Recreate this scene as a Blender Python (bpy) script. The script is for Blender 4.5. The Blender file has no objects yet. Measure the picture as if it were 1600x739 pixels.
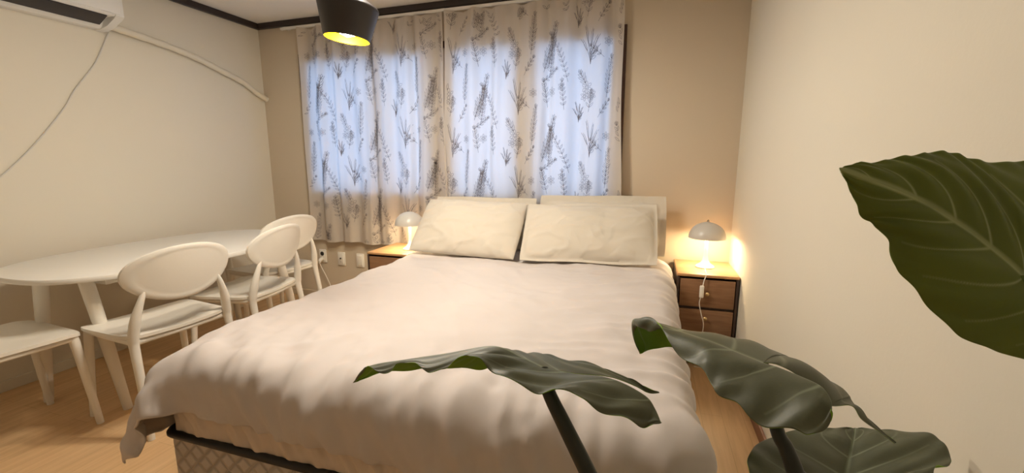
import bpy, bmesh, math, random
import numpy as np
from mathutils import Vector, Matrix, noise
R = math.radians
D = bpy.data
COL = bpy.context.scene.collection
sc = bpy.context.scene

# ------------------------------------------------------------------ camera
F_PX = 671.678
YAW, PITCH = 0.305871, -0.171973
CAM = Vector((3.21614, -3.05287, 1.20521))
_cy, _sy, _cp, _sp = math.cos(YAW), math.sin(YAW), math.cos(PITCH), math.sin(PITCH)
FWD = Vector((-_sy*_cp, _cy*_cp, _sp)); RGT = Vector((_cy, _sy, 0)); UPV = RGT.cross(FWD)
cd = D.cameras.new('camera'); cam = D.objects.new('camera', cd); COL.objects.link(cam)
cd.sensor_width = 36; cd.lens = F_PX/1600*36; cd.clip_start = 0.02
m = Matrix((RGT, UPV, -FWD)).transposed().to_4x4(); m.translation = CAM
cam.matrix_world = m
sc.camera = cam

# ------------------------------------------------------------------ world, lights, exposure
w = D.worlds.new('sky'); sc.world = w; w.use_nodes = True
bg = w.node_tree.nodes['Background']
bg.inputs['Color'].default_value = (0.34, 0.57, 1.0, 1); bg.inputs['Strength'].default_value = 4.5
sc.view_settings.view_transform = 'Standard'; sc.view_settings.look = 'None'
sc.view_settings.gamma = 1; sc.view_settings.use_curve_mapping = False
sc.view_settings.exposure = 0.14
PENDANT_W = 24.0; FILL_W = 24.0; BED_W = 8.5
WARM = (1.0, 0.90, 0.74)

def light(name, kind, loc, power, color, size=0.05, rot=(0, 0, 0), parent=None):
    l = D.lights.new(name, kind); l.energy = power; l.color = color
    if kind == 'POINT': l.shadow_soft_size = size
    if kind == 'AREA': l.shape = 'DISK'; l.size = size
    o = D.objects.new(name, l); COL.objects.link(o); o.location = loc; o.rotation_euler = rot
    if parent: o.parent = parent
    return o
# portal in the window opening helps the renderer find the daylight
pl = D.lights.new('window_portal', 'AREA'); pl.shape = 'RECTANGLE'; pl.size = 2.6; pl.size_y = 1.06
pl.cycles.is_portal = True
po = D.objects.new('window_portal', pl); COL.objects.link(po); po.location = (1.72, 0.14, 1.48); po.rotation_euler = (R(90), 0, R(180))
po.rotation_euler = (R(-90), 0, 0)

# ------------------------------------------------------------------ materials
def mat(name, col, rough=0.5, metal=0.0, bump=0.0, bscale=50, var=0.0, vscale=3.0, trans=0.0, spec=0.5, coat=0.0, bdist=0.002):
    m = D.materials.new(name); m.use_nodes = True; nt = m.node_tree; N = nt.nodes; L = nt.links
    b = N['Principled BSDF']; b.inputs['Base Color'].default_value = (*col, 1)
    b.inputs['Roughness'].default_value = rough; b.inputs['Metallic'].default_value = metal
    b.inputs['Specular IOR Level'].default_value = spec
    b.inputs['Coat Weight'].default_value = coat
    tc = N.new('ShaderNodeTexCoord')
    if var:
        n = N.new('ShaderNodeTexNoise'); n.inputs['Scale'].default_value = vscale; n.inputs['Detail'].default_value = 4
        L.new(tc.outputs['Object'], n.inputs['Vector'])
        r = N.new('ShaderNodeMix'); r.data_type = 'RGBA'
        r.inputs['A'].default_value = (*[c*(1-var) for c in col], 1); r.inputs['B'].default_value = (*[min(1, c*(1+var)) for c in col], 1)
        L.new(n.outputs['Fac'], r.inputs['Factor']); L.new(r.outputs['Result'], b.inputs['Base Color'])
    if bump:
        n = N.new('ShaderNodeTexNoise'); n.inputs['Scale'].default_value = bscale; n.inputs['Detail'].default_value = 3
        L.new(tc.outputs['Object'], n.inputs['Vector'])
        bp = N.new('ShaderNodeBump'); bp.inputs['Strength'].default_value = bump; bp.inputs['Distance'].default_value = bdist
        L.new(n.outputs['Fac'], bp.inputs['Height']); L.new(bp.outputs['Normal'], b.inputs['Normal'])
    if trans:
        t = N.new('ShaderNodeBsdfTranslucent'); t.inputs['Color'].default_value = (*col, 1)
        mx = N.new('ShaderNodeMixShader'); mx.inputs['Fac'].default_value = trans
        out = N['Material Output']
        L.new(b.outputs[0], mx.inputs[1]); L.new(t.outputs[0], mx.inputs[2]); L.new(mx.outputs[0], out.inputs['Surface'])
    return m

def wood(name, c1, c2, rough=0.45, axis='X', scale=6.0, bump=0.1):
    m = D.materials.new(name); m.use_nodes = True; nt = m.node_tree; N = nt.nodes; L = nt.links
    b = N['Principled BSDF']; b.inputs['Roughness'].default_value = rough
    tc = N.new('ShaderNodeTexCoord'); mp = N.new('ShaderNodeMapping')
    s = {'X': (1, 9, 9), 'Y': (9, 1, 9), 'Z': (9, 9, 1)}[axis]
    mp.inputs['Scale'].default_value = s
    L.new(tc.outputs['Object'], mp.inputs['Vector'])
    n = N.new('ShaderNodeTexNoise'); n.inputs['Scale'].default_value = scale; n.inputs['Detail'].default_value = 6; n.inputs['Distortion'].default_value = 0.6
    L.new(mp.outputs[0], n.inputs['Vector'])
    cr = N.new('ShaderNodeValToRGB'); cr.color_ramp.elements[0].position = 0.3; cr.color_ramp.elements[1].position = 0.7
    cr.color_ramp.elements[0].color = (*c1, 1); cr.color_ramp.elements[1].color = (*c2, 1)
    L.new(n.outputs['Fac'], cr.inputs[0]); L.new(cr.outputs[0], b.inputs['Base Color'])
    bp = N.new('ShaderNodeBump'); bp.inputs['Strength'].default_value = bump; bp.inputs['Distance'].default_value = 0.001
    L.new(n.outputs['Fac'], bp.inputs['Height']); L.new(bp.outputs[0], b.inputs['Normal'])
    return m

def floor_mat():
    m = D.materials.new('oak_laminate'); m.use_nodes = True; nt = m.node_tree; N = nt.nodes; L = nt.links
    b = N['Principled BSDF']; b.inputs['Roughness'].default_value = 0.42
    tc = N.new('ShaderNodeTexCoord'); mp = N.new('ShaderNodeMapping'); mp.inputs['Rotation'].default_value = (0, 0, R(90))
    L.new(tc.outputs['Object'], mp.inputs['Vector'])
    br = N.new('ShaderNodeTexBrick'); br.inputs['Scale'].default_value = 1.0
    br.inputs['Brick Width'].default_value = 0.95; br.inputs['Row Height'].default_value = 0.095; br.inputs['Mortar Size'].default_value = 0.0008
    br.inputs['Color1'].default_value = (0.74, 0.49, 0.26, 1); br.inputs['Color2'].default_value = (0.80, 0.55, 0.31, 1); br.inputs['Mortar'].default_value = (0.55, 0.34, 0.17, 1)
    L.new(mp.outputs[0], br.inputs['Vector'])
    m2 = N.new('ShaderNodeMapping'); m2.inputs['Scale'].default_value = (14, 1.2, 1); L.new(tc.outputs['Object'], m2.inputs['Vector'])
    n = N.new('ShaderNodeTexNoise'); n.inputs['Scale'].default_value = 3; n.inputs['Detail'].default_value = 7; n.inputs['Distortion'].default_value = 0.5
    L.new(m2.outputs[0], n.inputs['Vector'])
    mx = N.new('ShaderNodeMix'); mx.data_type = 'RGBA'; mx.blend_type = 'MULTIPLY'; mx.inputs['Factor'].default_value = 0.55
    cr = N.new('ShaderNodeValToRGB'); cr.color_ramp.elements[0].position = 0.3; cr.color_ramp.elements[1].position = 0.7
    cr.color_ramp.elements[0].color = (0.72, 0.66, 0.58, 1); cr.color_ramp.elements[1].color = (1, 1, 1, 1)
    L.new(n.outputs['Fac'], cr.inputs[0]); L.new(br.outputs['Color'], mx.inputs['A']); L.new(cr.outputs[0], mx.inputs['B'])
    L.new(mx.outputs['Result'], b.inputs['Base Color'])
    return m

def leaf_mat(name, base, vein, rough, trans, tcol):
    m = D.materials.new(name); m.use_nodes = True; nt = m.node_tree; N = nt.nodes; L = nt.links
    b = N['Principled BSDF']; b.inputs['Roughness'].default_value = rough
    at = N.new('ShaderNodeAttribute'); at.attribute_name = 'vein'
    tc = N.new('ShaderNodeTexCoord')
    n = N.new('ShaderNodeTexNoise'); n.inputs['Scale'].default_value = 14; n.inputs['Detail'].default_value = 5; L.new(tc.outputs['Object'], n.inputs['Vector'])
    v = N.new('ShaderNodeMix'); v.data_type = 'RGBA'
    v.inputs['A'].default_value = (*[c*0.72 for c in base], 1); v.inputs['B'].default_value = (*[c*1.3 for c in base], 1)
    L.new(n.outputs['Fac'], v.inputs['Factor'])
    x = N.new('ShaderNodeMix'); x.data_type = 'RGBA'; x.inputs['B'].default_value = (*vein, 1)
    L.new(v.outputs['Result'], x.inputs['A']); L.new(at.outputs['Fac'], x.inputs['Factor'])
    L.new(x.outputs['Result'], b.inputs['Base Color'])
    vo = N.new('ShaderNodeTexNoise'); vo.inputs['Scale'].default_value = 260; L.new(tc.outputs['Object'], vo.inputs['Vector'])
    bp = N.new('ShaderNodeBump'); bp.inputs['Strength'].default_value = 0.25; bp.inputs['Distance'].default_value = 0.0006
    L.new(vo.outputs['Fac'], bp.inputs['Height']); L.new(bp.outputs[0], b.inputs['Normal'])
    t = N.new('ShaderNodeBsdfTranslucent'); t.inputs['Color'].default_value = (*tcol, 1)
    mx = N.new('ShaderNodeMixShader'); mx.inputs['Fac'].default_value = trans
    L.new(b.outputs[0], mx.inputs[1]); L.new(t.outputs[0], mx.inputs[2]); L.new(mx.outputs[0], N['Material Output'].inputs['Surface'])
    return m

def quilt_mat():
    m = mat('quilted_fabric', (0.62, 0.56, 0.50), 0.85); nt = m.node_tree; N = nt.nodes; L = nt.links
    b = N['Principled BSDF']; tc = N['Texture Coordinate']
    mp = N.new('ShaderNodeMapping'); mp.inputs['Rotation'].default_value = (0, R(45), 0); L.new(tc.outputs['Object'], mp.inputs['Vector'])
    outs = []
    for d in ('X', 'Z'):
        wv = N.new('ShaderNodeTexWave'); wv.bands_direction = d; wv.inputs['Scale'].default_value = 6.5; wv.wave_profile = 'SIN'
        wv.inputs['Distortion'].default_value = 0.5
        L.new(mp.outputs[0], wv.inputs['Vector']); outs.append(wv)
    mn = N.new('ShaderNodeMath'); mn.operation = 'MAXIMUM'; L.new(outs[0].outputs['Fac'], mn.inputs[0]); L.new(outs[1].outputs['Fac'], mn.inputs[1])
    pw = N.new('ShaderNodeMath'); pw.operation = 'POWER'; pw.inputs[1].default_value = 8; L.new(mn.outputs[0], pw.inputs[0])
    bp = N.new('ShaderNodeBump'); bp.inputs['Strength'].default_value = 0.7; bp.inputs['Distance'].default_value = 0.010; bp.invert = True
    L.new(pw.outputs[0], bp.inputs['Height']); L.new(bp.outputs[0], b.inputs['Normal'])
    mx = N.new('ShaderNodeMix'); mx.data_type = 'RGBA'; mx.inputs['A'].default_value = (0.60, 0.53, 0.47, 1); mx.inputs['B'].default_value = (0.49, 0.42, 0.36, 1)
    L.new(pw.outputs[0], mx.inputs['Factor']); L.new(mx.outputs['Result'], b.inputs['Base Color'])
    return m

M = {}
M['wall'] = mat('cream_wallpaper', (0.74, 0.69, 0.58), 0.75, bump=0.25, bscale=90, var=0.03, vscale=1.5, bdist=0.001)
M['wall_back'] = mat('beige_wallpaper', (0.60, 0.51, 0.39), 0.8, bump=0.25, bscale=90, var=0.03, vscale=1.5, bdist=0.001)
M['ceiling'] = mat('white_ceiling_paper', (0.90, 0.87, 0.82), 0.8, bump=0.1, bscale=60)
M['trim'] = mat('dark_brown_moulding', (0.035, 0.024, 0.022), 0.4, bump=0.05)
M['base'] = mat('brown_baseboard', (0.28, 0.14, 0.09), 0.5, bump=0.05)
M['floor'] = floor_mat()
M['frame'] = mat('dark_brown_window_frame', (0.06, 0.022, 0.012), 0.35, var=0.1)
M['sill'] = mat('pale_sash', (0.60, 0.50, 0.40), 0.4, var=0.03)
M['plastic'] = mat('white_moulded_plastic', (0.86, 0.82, 0.74), 0.38, bump=0.04, bscale=120)
M['table'] = mat('white_laminate', (0.85, 0.82, 0.76), 0.32, bump=0.02)
M['legpaint'] = mat('cream_painted_wood', (0.80, 0.75, 0.66), 0.4, bump=0.03)
M['acw'] = mat('white_appliance_plastic', (0.80, 0.79, 0.76), 0.35, bump=0.01)
M['dark'] = mat('dark_louvre', (0.035, 0.03, 0.032), 0.5, var=0.1)
M['pipe'] = mat('cream_pipe_wrap', (0.74, 0.68, 0.56), 0.6, bump=0.3, bscale=40)
M['cord'] = mat('pale_cord', (0.62, 0.60, 0.56), 0.5, var=0.03)
M['duvet'] = mat('cream_cotton_duvet', (0.60, 0.545, 0.52), 0.85, bump=0.25, bscale=380, var=0.02, vscale=4, bdist=0.0006)
def creases(m, scale, dist):
    nt = m.node_tree; N = nt.nodes; L = nt.links; b = N['Principled BSDF']; tc = N['Texture Coordinate']
    old = b.inputs['Normal'].links[0].from_node
    n = N.new('ShaderNodeTexNoise'); n.inputs['Scale'].default_value = scale; n.inputs['Detail'].default_value = 1.5; n.inputs['Distortion'].default_value = 0.5
    L.new(tc.outputs['Object'], n.inputs['Vector'])
    a = N.new('ShaderNodeMath'); a.operation = 'SUBTRACT'; a.inputs[1].default_value = 0.5; L.new(n.outputs['Fac'], a.inputs[0])
    c = N.new('ShaderNodeMath'); c.operation = 'ABSOLUTE'; L.new(a.outputs[0], c.inputs[0])
    d = N.new('ShaderNodeMapRange'); d.inputs['From Max'].default_value = 0.10; d.inputs['To Min'].default_value = 1; d.inputs['To Max'].default_value = 0; d.interpolation_type = 'SMOOTHSTEP'
    L.new(c.outputs[0], d.inputs['Value'])
    bp = N.new('ShaderNodeBump'); bp.inputs['Strength'].default_value = 0.5; bp.inputs['Distance'].default_value = dist
    L.new(d.outputs[0], bp.inputs['Height']); L.new(bp.outputs[0], old.inputs['Normal'])
creases(M['duvet'], 2.6, 0.005)
M['duvet_in'] = mat('taupe_duvet_underside', (0.40, 0.33, 0.27), 0.9, bump=0.2, bscale=300)
M['pillow'] = mat('ivory_cotton_pillowcase', (0.64, 0.58, 0.49), 0.85, bump=0.25, bscale=380, bdist=0.0006)
creases(M['pillow'], 5.0, 0.005)
M['skirt'] = mat('beige_gathered_cotton', (0.70, 0.58, 0.48), 0.85, bump=0.2, bscale=200)
M['quilt'] = quilt_mat()
M['piping'] = mat('black_piping', (0.012, 0.011, 0.012), 0.5, bump=0.1)
M['nwood'] = wood('walnut_brown_wood', (0.20, 0.10, 0.05), (0.30, 0.16, 0.08), 0.45, 'X', 5)
M['nwood_top'] = wood('honey_wood', (0.42, 0.23, 0.10), (0.55, 0.32, 0.15), 0.4, 'X', 5)
M['nedge'] = mat('dark_wood_edge', (0.05, 0.028, 0.02), 0.45, var=0.1)
M['brass'] = mat('brass_knob', (0.70, 0.52, 0.26), 0.3, 1.0, bump=0.02)
M['lampw'] = mat('white_enamel', (0.62, 0.59, 0.54), 0.3, bump=0.01)
M['lampin'] = mat('white_shade_lining', (0.9, 0.88, 0.82), 0.5, bump=0.01)
M['blackmetal'] = mat('matt_black_metal', (0.03, 0.026, 0.026), 0.42, bump=0.02)
M['gold'] = mat('gold_leaf_lining', (0.85, 0.50, 0.004), 0.5, 1.0, bump=0.15, bscale=60)
M['chrome'] = mat('metal_finial', (0.5, 0.47, 0.42), 0.3, 1.0, bump=0.01)
M['plate'] = mat('white_socket_plastic', (0.82, 0.78, 0.70), 0.35, bump=0.01)
M['sdark'] = mat('dark_socket_hole', (0.03, 0.03, 0.03), 0.5, bump=0.01)
M['rail'] = mat('white_curtain_rail', (0.82, 0.80, 0.76), 0.4, bump=0.01)
M['stem'] = mat('dark_green_stem', (0.012, 0.016, 0.010), 0.4, var=0.3, vscale=20)
M['stem_green'] = mat('green_stem', (0.10, 0.17, 0.03), 0.4, var=0.3, vscale=20)
M['leaf_top'] = leaf_mat('leaf_upper_side', (0.088, 0.095, 0.056), (0.21, 0.24, 0.16), 0.48, 0.06, (0.12, 0.28, 0.02))
M['leaf_under'] = leaf_mat('leaf_underside', (0.20, 0.36, 0.025), (0.40, 0.50, 0.18), 0.5, 0.35, (0.35, 0.62, 0.02))
M['leaf_under2'] = leaf_mat('leaf_underside_deep', (0.14, 0.18, 0.018), (0.42, 0.48, 0.22), 0.5, 0.30, (0.20, 0.32, 0.01))
M['pot'] = mat('white_ceramic_pot', (0.75, 0.72, 0.66), 0.4, bump=0.05)
M['soil'] = mat('dark_soil', (0.05, 0.035, 0.025), 0.95, bump=0.8, bscale=60)
# curtain cloth and its print
M['curtain'] = mat('off_white_linen', (0.74, 0.67, 0.59), 0.9, trans=0.42, bump=0.2, bscale=400, bdist=0.0005)
M['print'] = mat('grey_brown_print', (0.25, 0.215, 0.205), 0.9, trans=0.42, var=0.2, vscale=12)
def emis(name, col, s):
    m = D.materials.new(name); m.use_nodes = True; b = m.node_tree.nodes['Principled BSDF']
    n = m.node_tree.nodes.new('ShaderNodeTexNoise'); n.inputs['Scale'].default_value = 2
    m.node_tree.links.new(n.outputs['Fac'], b.inputs['Roughness'])
    b.inputs['Base Color'].default_value = (*col, 1); b.inputs['Emission Color'].default_value = (*col, 1); b.inputs['Emission Strength'].default_value = s
    return m
M['bulb'] = emis('glowing_bulb', (1.0, 0.88, 0.62), 30)
M['bulb_small'] = emis('glowing_small_bulb', (1.0, 0.80, 0.50), 18)
M['fill_lens'] = emis('glowing_fill_diffuser', (1.0, 0.86, 0.66), 4)
def glass():
    m = D.materials.new('window_glass'); m.use_nodes = True; N = m.node_tree.nodes; L = m.node_tree.links
    b = N['Principled BSDF']; b.inputs['Roughness'].default_value = 0.05; b.inputs['Base Color'].default_value = (0.8, 0.85, 0.9, 1)
    t = N.new('ShaderNodeBsdfTransparent'); t.inputs['Color'].default_value = (0.93, 0.96, 1, 1)
    f = N.new('ShaderNodeFresnel'); f.inputs['IOR'].default_value = 1.45
    mx = N.new('ShaderNodeMixShader'); L.new(f.outputs[0], mx.inputs[0]); L.new(t.outputs[0], mx.inputs[1]); L.new(b.outputs[0], mx.inputs[2])
    L.new(mx.outputs[0], N['Material Output'].inputs['Surface'])
    return m
M['glass'] = glass()

# ------------------------------------------------------------------ mesh helpers
class MB:
    def __init__(s): s.v = []; s.f = []; s.mi = []
    def add(s, V, F, mi=0):
        o = len(s.v); s.v += [tuple(x) for x in V]; s.f += [[i+o for i in f] for f in F]; s.mi += [mi]*len(F); return s
    def box(s, c, d, bev=0.0, seg=2, mi=0, rot=None):
        bm = bmesh.new(); bmesh.ops.create_cube(bm, size=1)
        bmesh.ops.scale(bm, vec=d, verts=bm.verts)
        if bev: bmesh.ops.bevel(bm, geom=bm.edges[:], offset=bev, segments=seg, profile=0.5, affect='EDGES')
        if rot is not None: bmesh.ops.transform(bm, matrix=rot, verts=bm.verts)
        bmesh.ops.translate(bm, vec=c, verts=bm.verts)
        bm.verts.index_update()
        s.add([v.co[:] for v in bm.verts], [[v.index for v in f.verts] for f in bm.faces], mi); bm.free(); return s
    def tube(s, pts, rad, n=12, mi=0, cap=True, flat=None):
        P = [Vector(p) for p in pts]; k = len(P)
        if not hasattr(rad, '__len__'): rad = [rad]*k
        T = [(P[min(i+1, k-1)]-P[max(i-1, 0)]).normalized() for i in range(k)]
        a = Vector((0, 0, 1)) if abs(T[0].z) < 0.9 else Vector((1, 0, 0))
        u = (a - T[0]*a.dot(T[0])).normalized(); V = []; F = []
        for i in range(k):
            u = (u - T[i]*u.dot(T[i])).normalized(); w_ = T[i].cross(u)
            r = rad[i]; ru, rw = (r if hasattr(r, '__len__') else (r, r))
            for j in range(n):
                t = 2*math.pi*j/n; V.append(P[i] + u*(ru*math.cos(t)) + w_*(rw*math.sin(t)))
        for i in range(k-1):
            for j in range(n): F.append([i*n+j, i*n+(j+1) % n, (i+1)*n+(j+1) % n, (i+1)*n+j])
        if cap: F.append(list(range(n))[::-1]); F.append([(k-1)*n+j for j in range(n)])
        return s.add(V, F, mi)
    def lathe(s, prof, n=40, mi=0, c=(0, 0, 0), mis=None):
        V = []; F = []; k = len(prof); s0 = len(s.f)
        for r, z in prof:
            for j in range(n):
                t = 2*math.pi*j/n; V.append((c[0]+r*math.cos(t), c[1]+r*math.sin(t), c[2]+z))
        ms = []
        for i in range(k-1):
            for j in range(n):
                F.append([i*n+j, i*n+(j+1) % n, (i+1)*n+(j+1) % n, (i+1)*n+j]); ms.append(mis[i] if mis else mi)
        s.add(V, F, mi); s.mi[s0:] = ms; return s
    def build(s, name, mats, parent=None, smooth=True, ang=40, loc=None):
        me = D.meshes.new(name); me.from_pydata([tuple(v) for v in s.v], [], s.f)
        if not isinstance(mats, (list, tuple)): mats = [mats]
        for q in mats: me.materials.append(q)
        for p, i in zip(me.polygons, s.mi): p.material_index = i
        me.update()
        bm = bmesh.new(); bm.from_mesh(me); bmesh.ops.remove_doubles(bm, verts=bm.verts, dist=1e-6)
        bmesh.ops.recalc_face_normals(bm, faces=bm.faces); bm.to_mesh(me); bm.free()
        if smooth:
            me.shade_smooth()
            me.set_sharp_from_angle(angle=R(ang))
        o = D.objects.new(name, me); COL.objects.link(o)
        if parent: o.parent = parent
        if loc: o.location = loc
        return o
def tag(o, label=None, cat=None, group=None, kind=None):
    if label: o['label'] = label
    if cat: o['category'] = cat
    if group: o['group'] = group
    if kind: o['kind'] = kind
    return o
def empty(name, loc, rz=0):
    o = D.objects.new(name, None); COL.objects.link(o); o.location = loc; o.rotation_euler = (0, 0, rz); o.empty_display_size = 0.1; return o
def copy_tree(o, parent=None):
    c = o.copy(); COL.objects.link(c); c.parent = parent
    for ch in list(o.children): copy_tree(ch, c)
    return c
def spline(pts, n):
    """Catmull-Rom through points of any dimension, n samples, by point index"""
    P = np.array(pts, float); k = len(P); out = []
    for i in range(n):
        t = i/(n-1)*(k-1); a = min(int(t), k-2); f = t-a
        p0 = P[max(a-1, 0)]; p1 = P[a]; p2 = P[a+1]; p3 = P[min(a+2, k-1)]
        out.append(0.5*((2*p1)+(-p0+p2)*f+(2*p0-5*p1+4*p2-p3)*f*f+(-p0+3*p1-3*p2+p3)*f**3))
    return np.array(out)
def U(px, py, d):
    """point of the room seen at that spot of the photograph, d metres along the viewing axis"""
    return CAM + (FWD + RGT*((px-800)/F_PX) - UPV*((py-369.5)/F_PX))*d

# ------------------------------------------------------------------ room shell
W = 3.745; H = 2.345; YF = -4.6; TH = 0.12
WX0, WX1, WZ0, WZ1 = 0.46, 2.99, 0.93, 2.03     # window opening
def struct(name, mb, m, smooth=False):
    return tag(mb.build(name, m, smooth=smooth), kind='structure')
struct('floor', MB().box((W/2, YF/2, -0.05), (W+0.4, -YF+0.4, 0.1)), M['floor'])
struct('ceiling', MB().box((W/2, YF/2, H+0.05), (W+0.4, -YF+0.4, 0.1)), M['ceiling'])
struct('wall_left', MB().box((-TH/2, YF/2, H/2), (TH, -YF, H)), M['wall'])
struct('wall_right', MB().box((W+TH/2, YF/2, H/2), (TH, -YF, H)), M['wall'])
struct('wall_front', MB().box((W/2, YF-TH/2, H/2), (W+2*TH, TH, H)), M['wall'])
b = MB(); bt = 0.2
b.box(((WX0-TH)/2, bt/2, H/2), (WX0+TH, bt, H)); b.box(((WX1+W+TH)/2, bt/2, H/2), (W+TH-WX1, bt, H))
b.box(((WX0+WX1)/2, bt/2, WZ0/2), (WX1-WX0, bt, WZ0)); b.box(((WX0+WX1)/2, bt/2, (WZ1+H)/2), (WX1-WX0, bt, H-WZ1))
struct('wall_back', b, M['wall_back'])
struct('trim_1', MB().box((0.016, YF/2, 2.322), (0.032, -YF, 0.046), 0.006), M['trim'])
struct('trim_2', MB().box((W/2+0.016, -0.016, 2.322), (W-0.032, 0.032, 0.046), 0.006), M['trim'])
struct('baseboard_left', MB().box((0.006, YF/2, 0.03), (0.012, -YF, 0.06), 0.003), M['wall'])
struct('baseboard_back', MB().box((W/2, -0.006, 0.03), (W-0.03, 0.012, 0.06), 0.003), M['wall_back'])
struct('baseboard_right', MB().box((W-0.006, YF/2, 0.03), (0.012, -YF, 0.06), 0.003), M['base'])
# window: dark frame standing proud of the wall, sashes and panes
wf = MB()
fw = 0.045
for (x0, x1, z0, z1) in ((WX0-fw, WX0, WZ0-fw, WZ1+fw), (WX1, WX1+fw, WZ0-fw, WZ1+fw), (WX0, WX1, WZ1, WZ1+fw), (WX0, WX1, WZ0-fw, WZ0)):
    wf.box(((x0+x1)/2, -0.011+0.0, (z0+z1)/2), (x1-x0, 0.024, z1-z0), 0.003)
win = tag(wf.build('window_1', M['frame']), kind='structure')
panes = [(0.50, 1.12), (1.20, 1.58), (1.80, 2.28), (2.44, 2.955)]
sash = MB(); zt, zb = 1.985, 0.965
xs = [WX0] + [v for p in panes for v in p] + [WX1]
for i in range(0, len(xs), 2):
    sash.box(((xs[i]+xs[i+1])/2, 0.01, (WZ0+WZ1)/2), (xs[i+1]-xs[i], 0.03, WZ1-WZ0), 0.004)
for a, c in panes:
    sash.box(((a+c)/2, 0.01, (zt+WZ1)/2), (c-a, 0.03, WZ1-zt), 0.003); sash.box(((a+c)/2, 0.01, (WZ0+zb)/2), (c-a, 0.03, zb-WZ0), 0.003)
sash.build('sash', M['sill'], win)
for a, c in panes:
    MB().box(((a+c)/2, 0.015, (zt+zb)/2), (c-a, 0.005, zt-zb)).build('pane', M['glass'], win, smooth=False)

# ------------------------------------------------------------------ curtains
rl = tag(MB().box((1.66, -0.05, 2.272), (2.74, 0.022, 0.02), 0.004).build('curtain_rail', M['rail']), 'slim white curtain rail fixed under the dark ceiling trim above the window', 'curtain rail')
for x in (0.33, 1.0, 1.75, 2.4, 2.98):
    MB().box((x, -0.028, 2.278), (0.03, 0.058, 0.012), 0.002).build('bracket', M['rail'], rl)
rng = random.Random(5)
def motif_sprig(h, n, ll, lw, tilt=0.0, droop=0.9, curve=0.0):
    """stem with paired leaves; polylines in metres, root at (0,0)"""
    h *= 1.3; ll *= 1.75; lw *= 0.85; n = max(4, int(n*1.15))
    out = []; st = []
    for i in range(n+1):
        t = i/n; st.append((curve*t*t*h, h*t))
    out.append(st)
    for i in range(1, n+1):
        bx, by = st[i]
        for s in (-1, 1):
            a = s*(droop*0.8*(1-0.45*i/n)) + rng.uniform(-.15, .15); L_ = ll*(1-0.35*abs(2*i/n-0.9)); out.append(leaflet(bx, by, a, L_, lw))
    out.append(leaflet(*st[-1], 0, ll*0.7, lw))
    return rotp(out, tilt)
def leaflet(x, y, a, L_, w_):
    p = []
    for k in range(5): t = k/4; p.append((w_*math.sin(math.pi*t), L_*t))
    for k in range(3, -1, -1): t = k/4; p.append((-w_*math.sin(math.pi*t), L_*t))
    c, s = math.cos(a), math.sin(a)
    return [(x+c*q+s*r, y-s*q+c*r) for q, r in p]
def rotp(L_, a, dx=0, dy=0):
    c, s = math.cos(a), math.sin(a)
    return [[(c*x+s*y+dx, -s*x+c*y+dy) for x, y in p] for p in L_]
def motif_daisy(x, y, r):
    r *= 1.35
    out = []
    for k in range(6):
        a = 2*math.pi*k/6; out.append(leaflet(x+0.3*r*math.sin(a), y+0.3*r*math.cos(a), a, r*.8, r*.24))
    out.append([(x+0.25*r*math.cos(t*math.pi/4), y+0.25*r*math.sin(t*math.pi/4)) for t in range(9)])
    return out
def motif_grass(h):
    h *= 1.1
    out = []
    for a, l in ((-.35, .7), (-.12, 1), (.1, .9), (.32, .75), (.5, .5)):
        st = [(math.sin(a*t*1.1)*h*l*t*1.2, h*l*t) for t in (0, .25, .5, .75, 1)]
        out.append(st); out.append(leaflet(st[2][0], st[2][1], a*1.3, h*l*.55, h*.03)); out.append(leaflet(st[1][0], st[1][1], a*1.1+.5, h*l*.35, h*.03))
    return out
def shift(L_, dx, dy): return [[(x+dx, y+dy) for x, y in p] for p in L_]
TW, THH = 0.60, 0.60
tile = []
tile += shift(motif_sprig(.20, 9, .034, .007, 0.25), 0.02, 0.36)
tile += shift(motif_sprig(.17, 8, .030, .006, 0.30), -0.015, 0.33)
tile += shift(motif_sprig(.10, 5, .022, .005, 1.0), -0.02, 0.27)
tile += shift(motif_sprig(.18, 9, .034, .007, 0.12), 0.035, 0.31)
tile += shift(motif_sprig(.13, 5, .026, .007, -0.2), 0.02, 0.10)
tile += motif_daisy(0.06, 0.20, .022)
tile += shift(motif_sprig(.26, 9, .024, .006, -0.28, 1.1, -0.2), 0.20, 0.26)
tile += shift(motif_sprig(.14, 6, .024, .006, -0.1, 1.2), 0.17, 0.08)
tile += motif_daisy(0.145, 0.23, .02)
tile += motif_daisy(0.34, 0.22, .028) + motif_daisy(0.375, 0.17, .024) + motif_daisy(0.32, 0.165, .022) + shift(motif_sprig(.09, 3, .03, .007, .2), .35, .06) + shift(motif_sprig(.07, 3, .03, .007, -.5), .34, .23)
tile += shift(motif_grass(.22), 0.37, 0.36)
tile += shift(motif_sprig(.19, 8, .028, .006, 0.12), 0.49, 0.15)
tile += shift(motif_sprig(.09, 4, .02, .005, -0.9), 0.47, 0.40)
tile += motif_daisy(0.50, 0.50, .02) + shift(motif_grass(.12), 0.27, 0.0) + shift(motif_sprig(.1, 4, .02, .005, .6), .43, .02)

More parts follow.
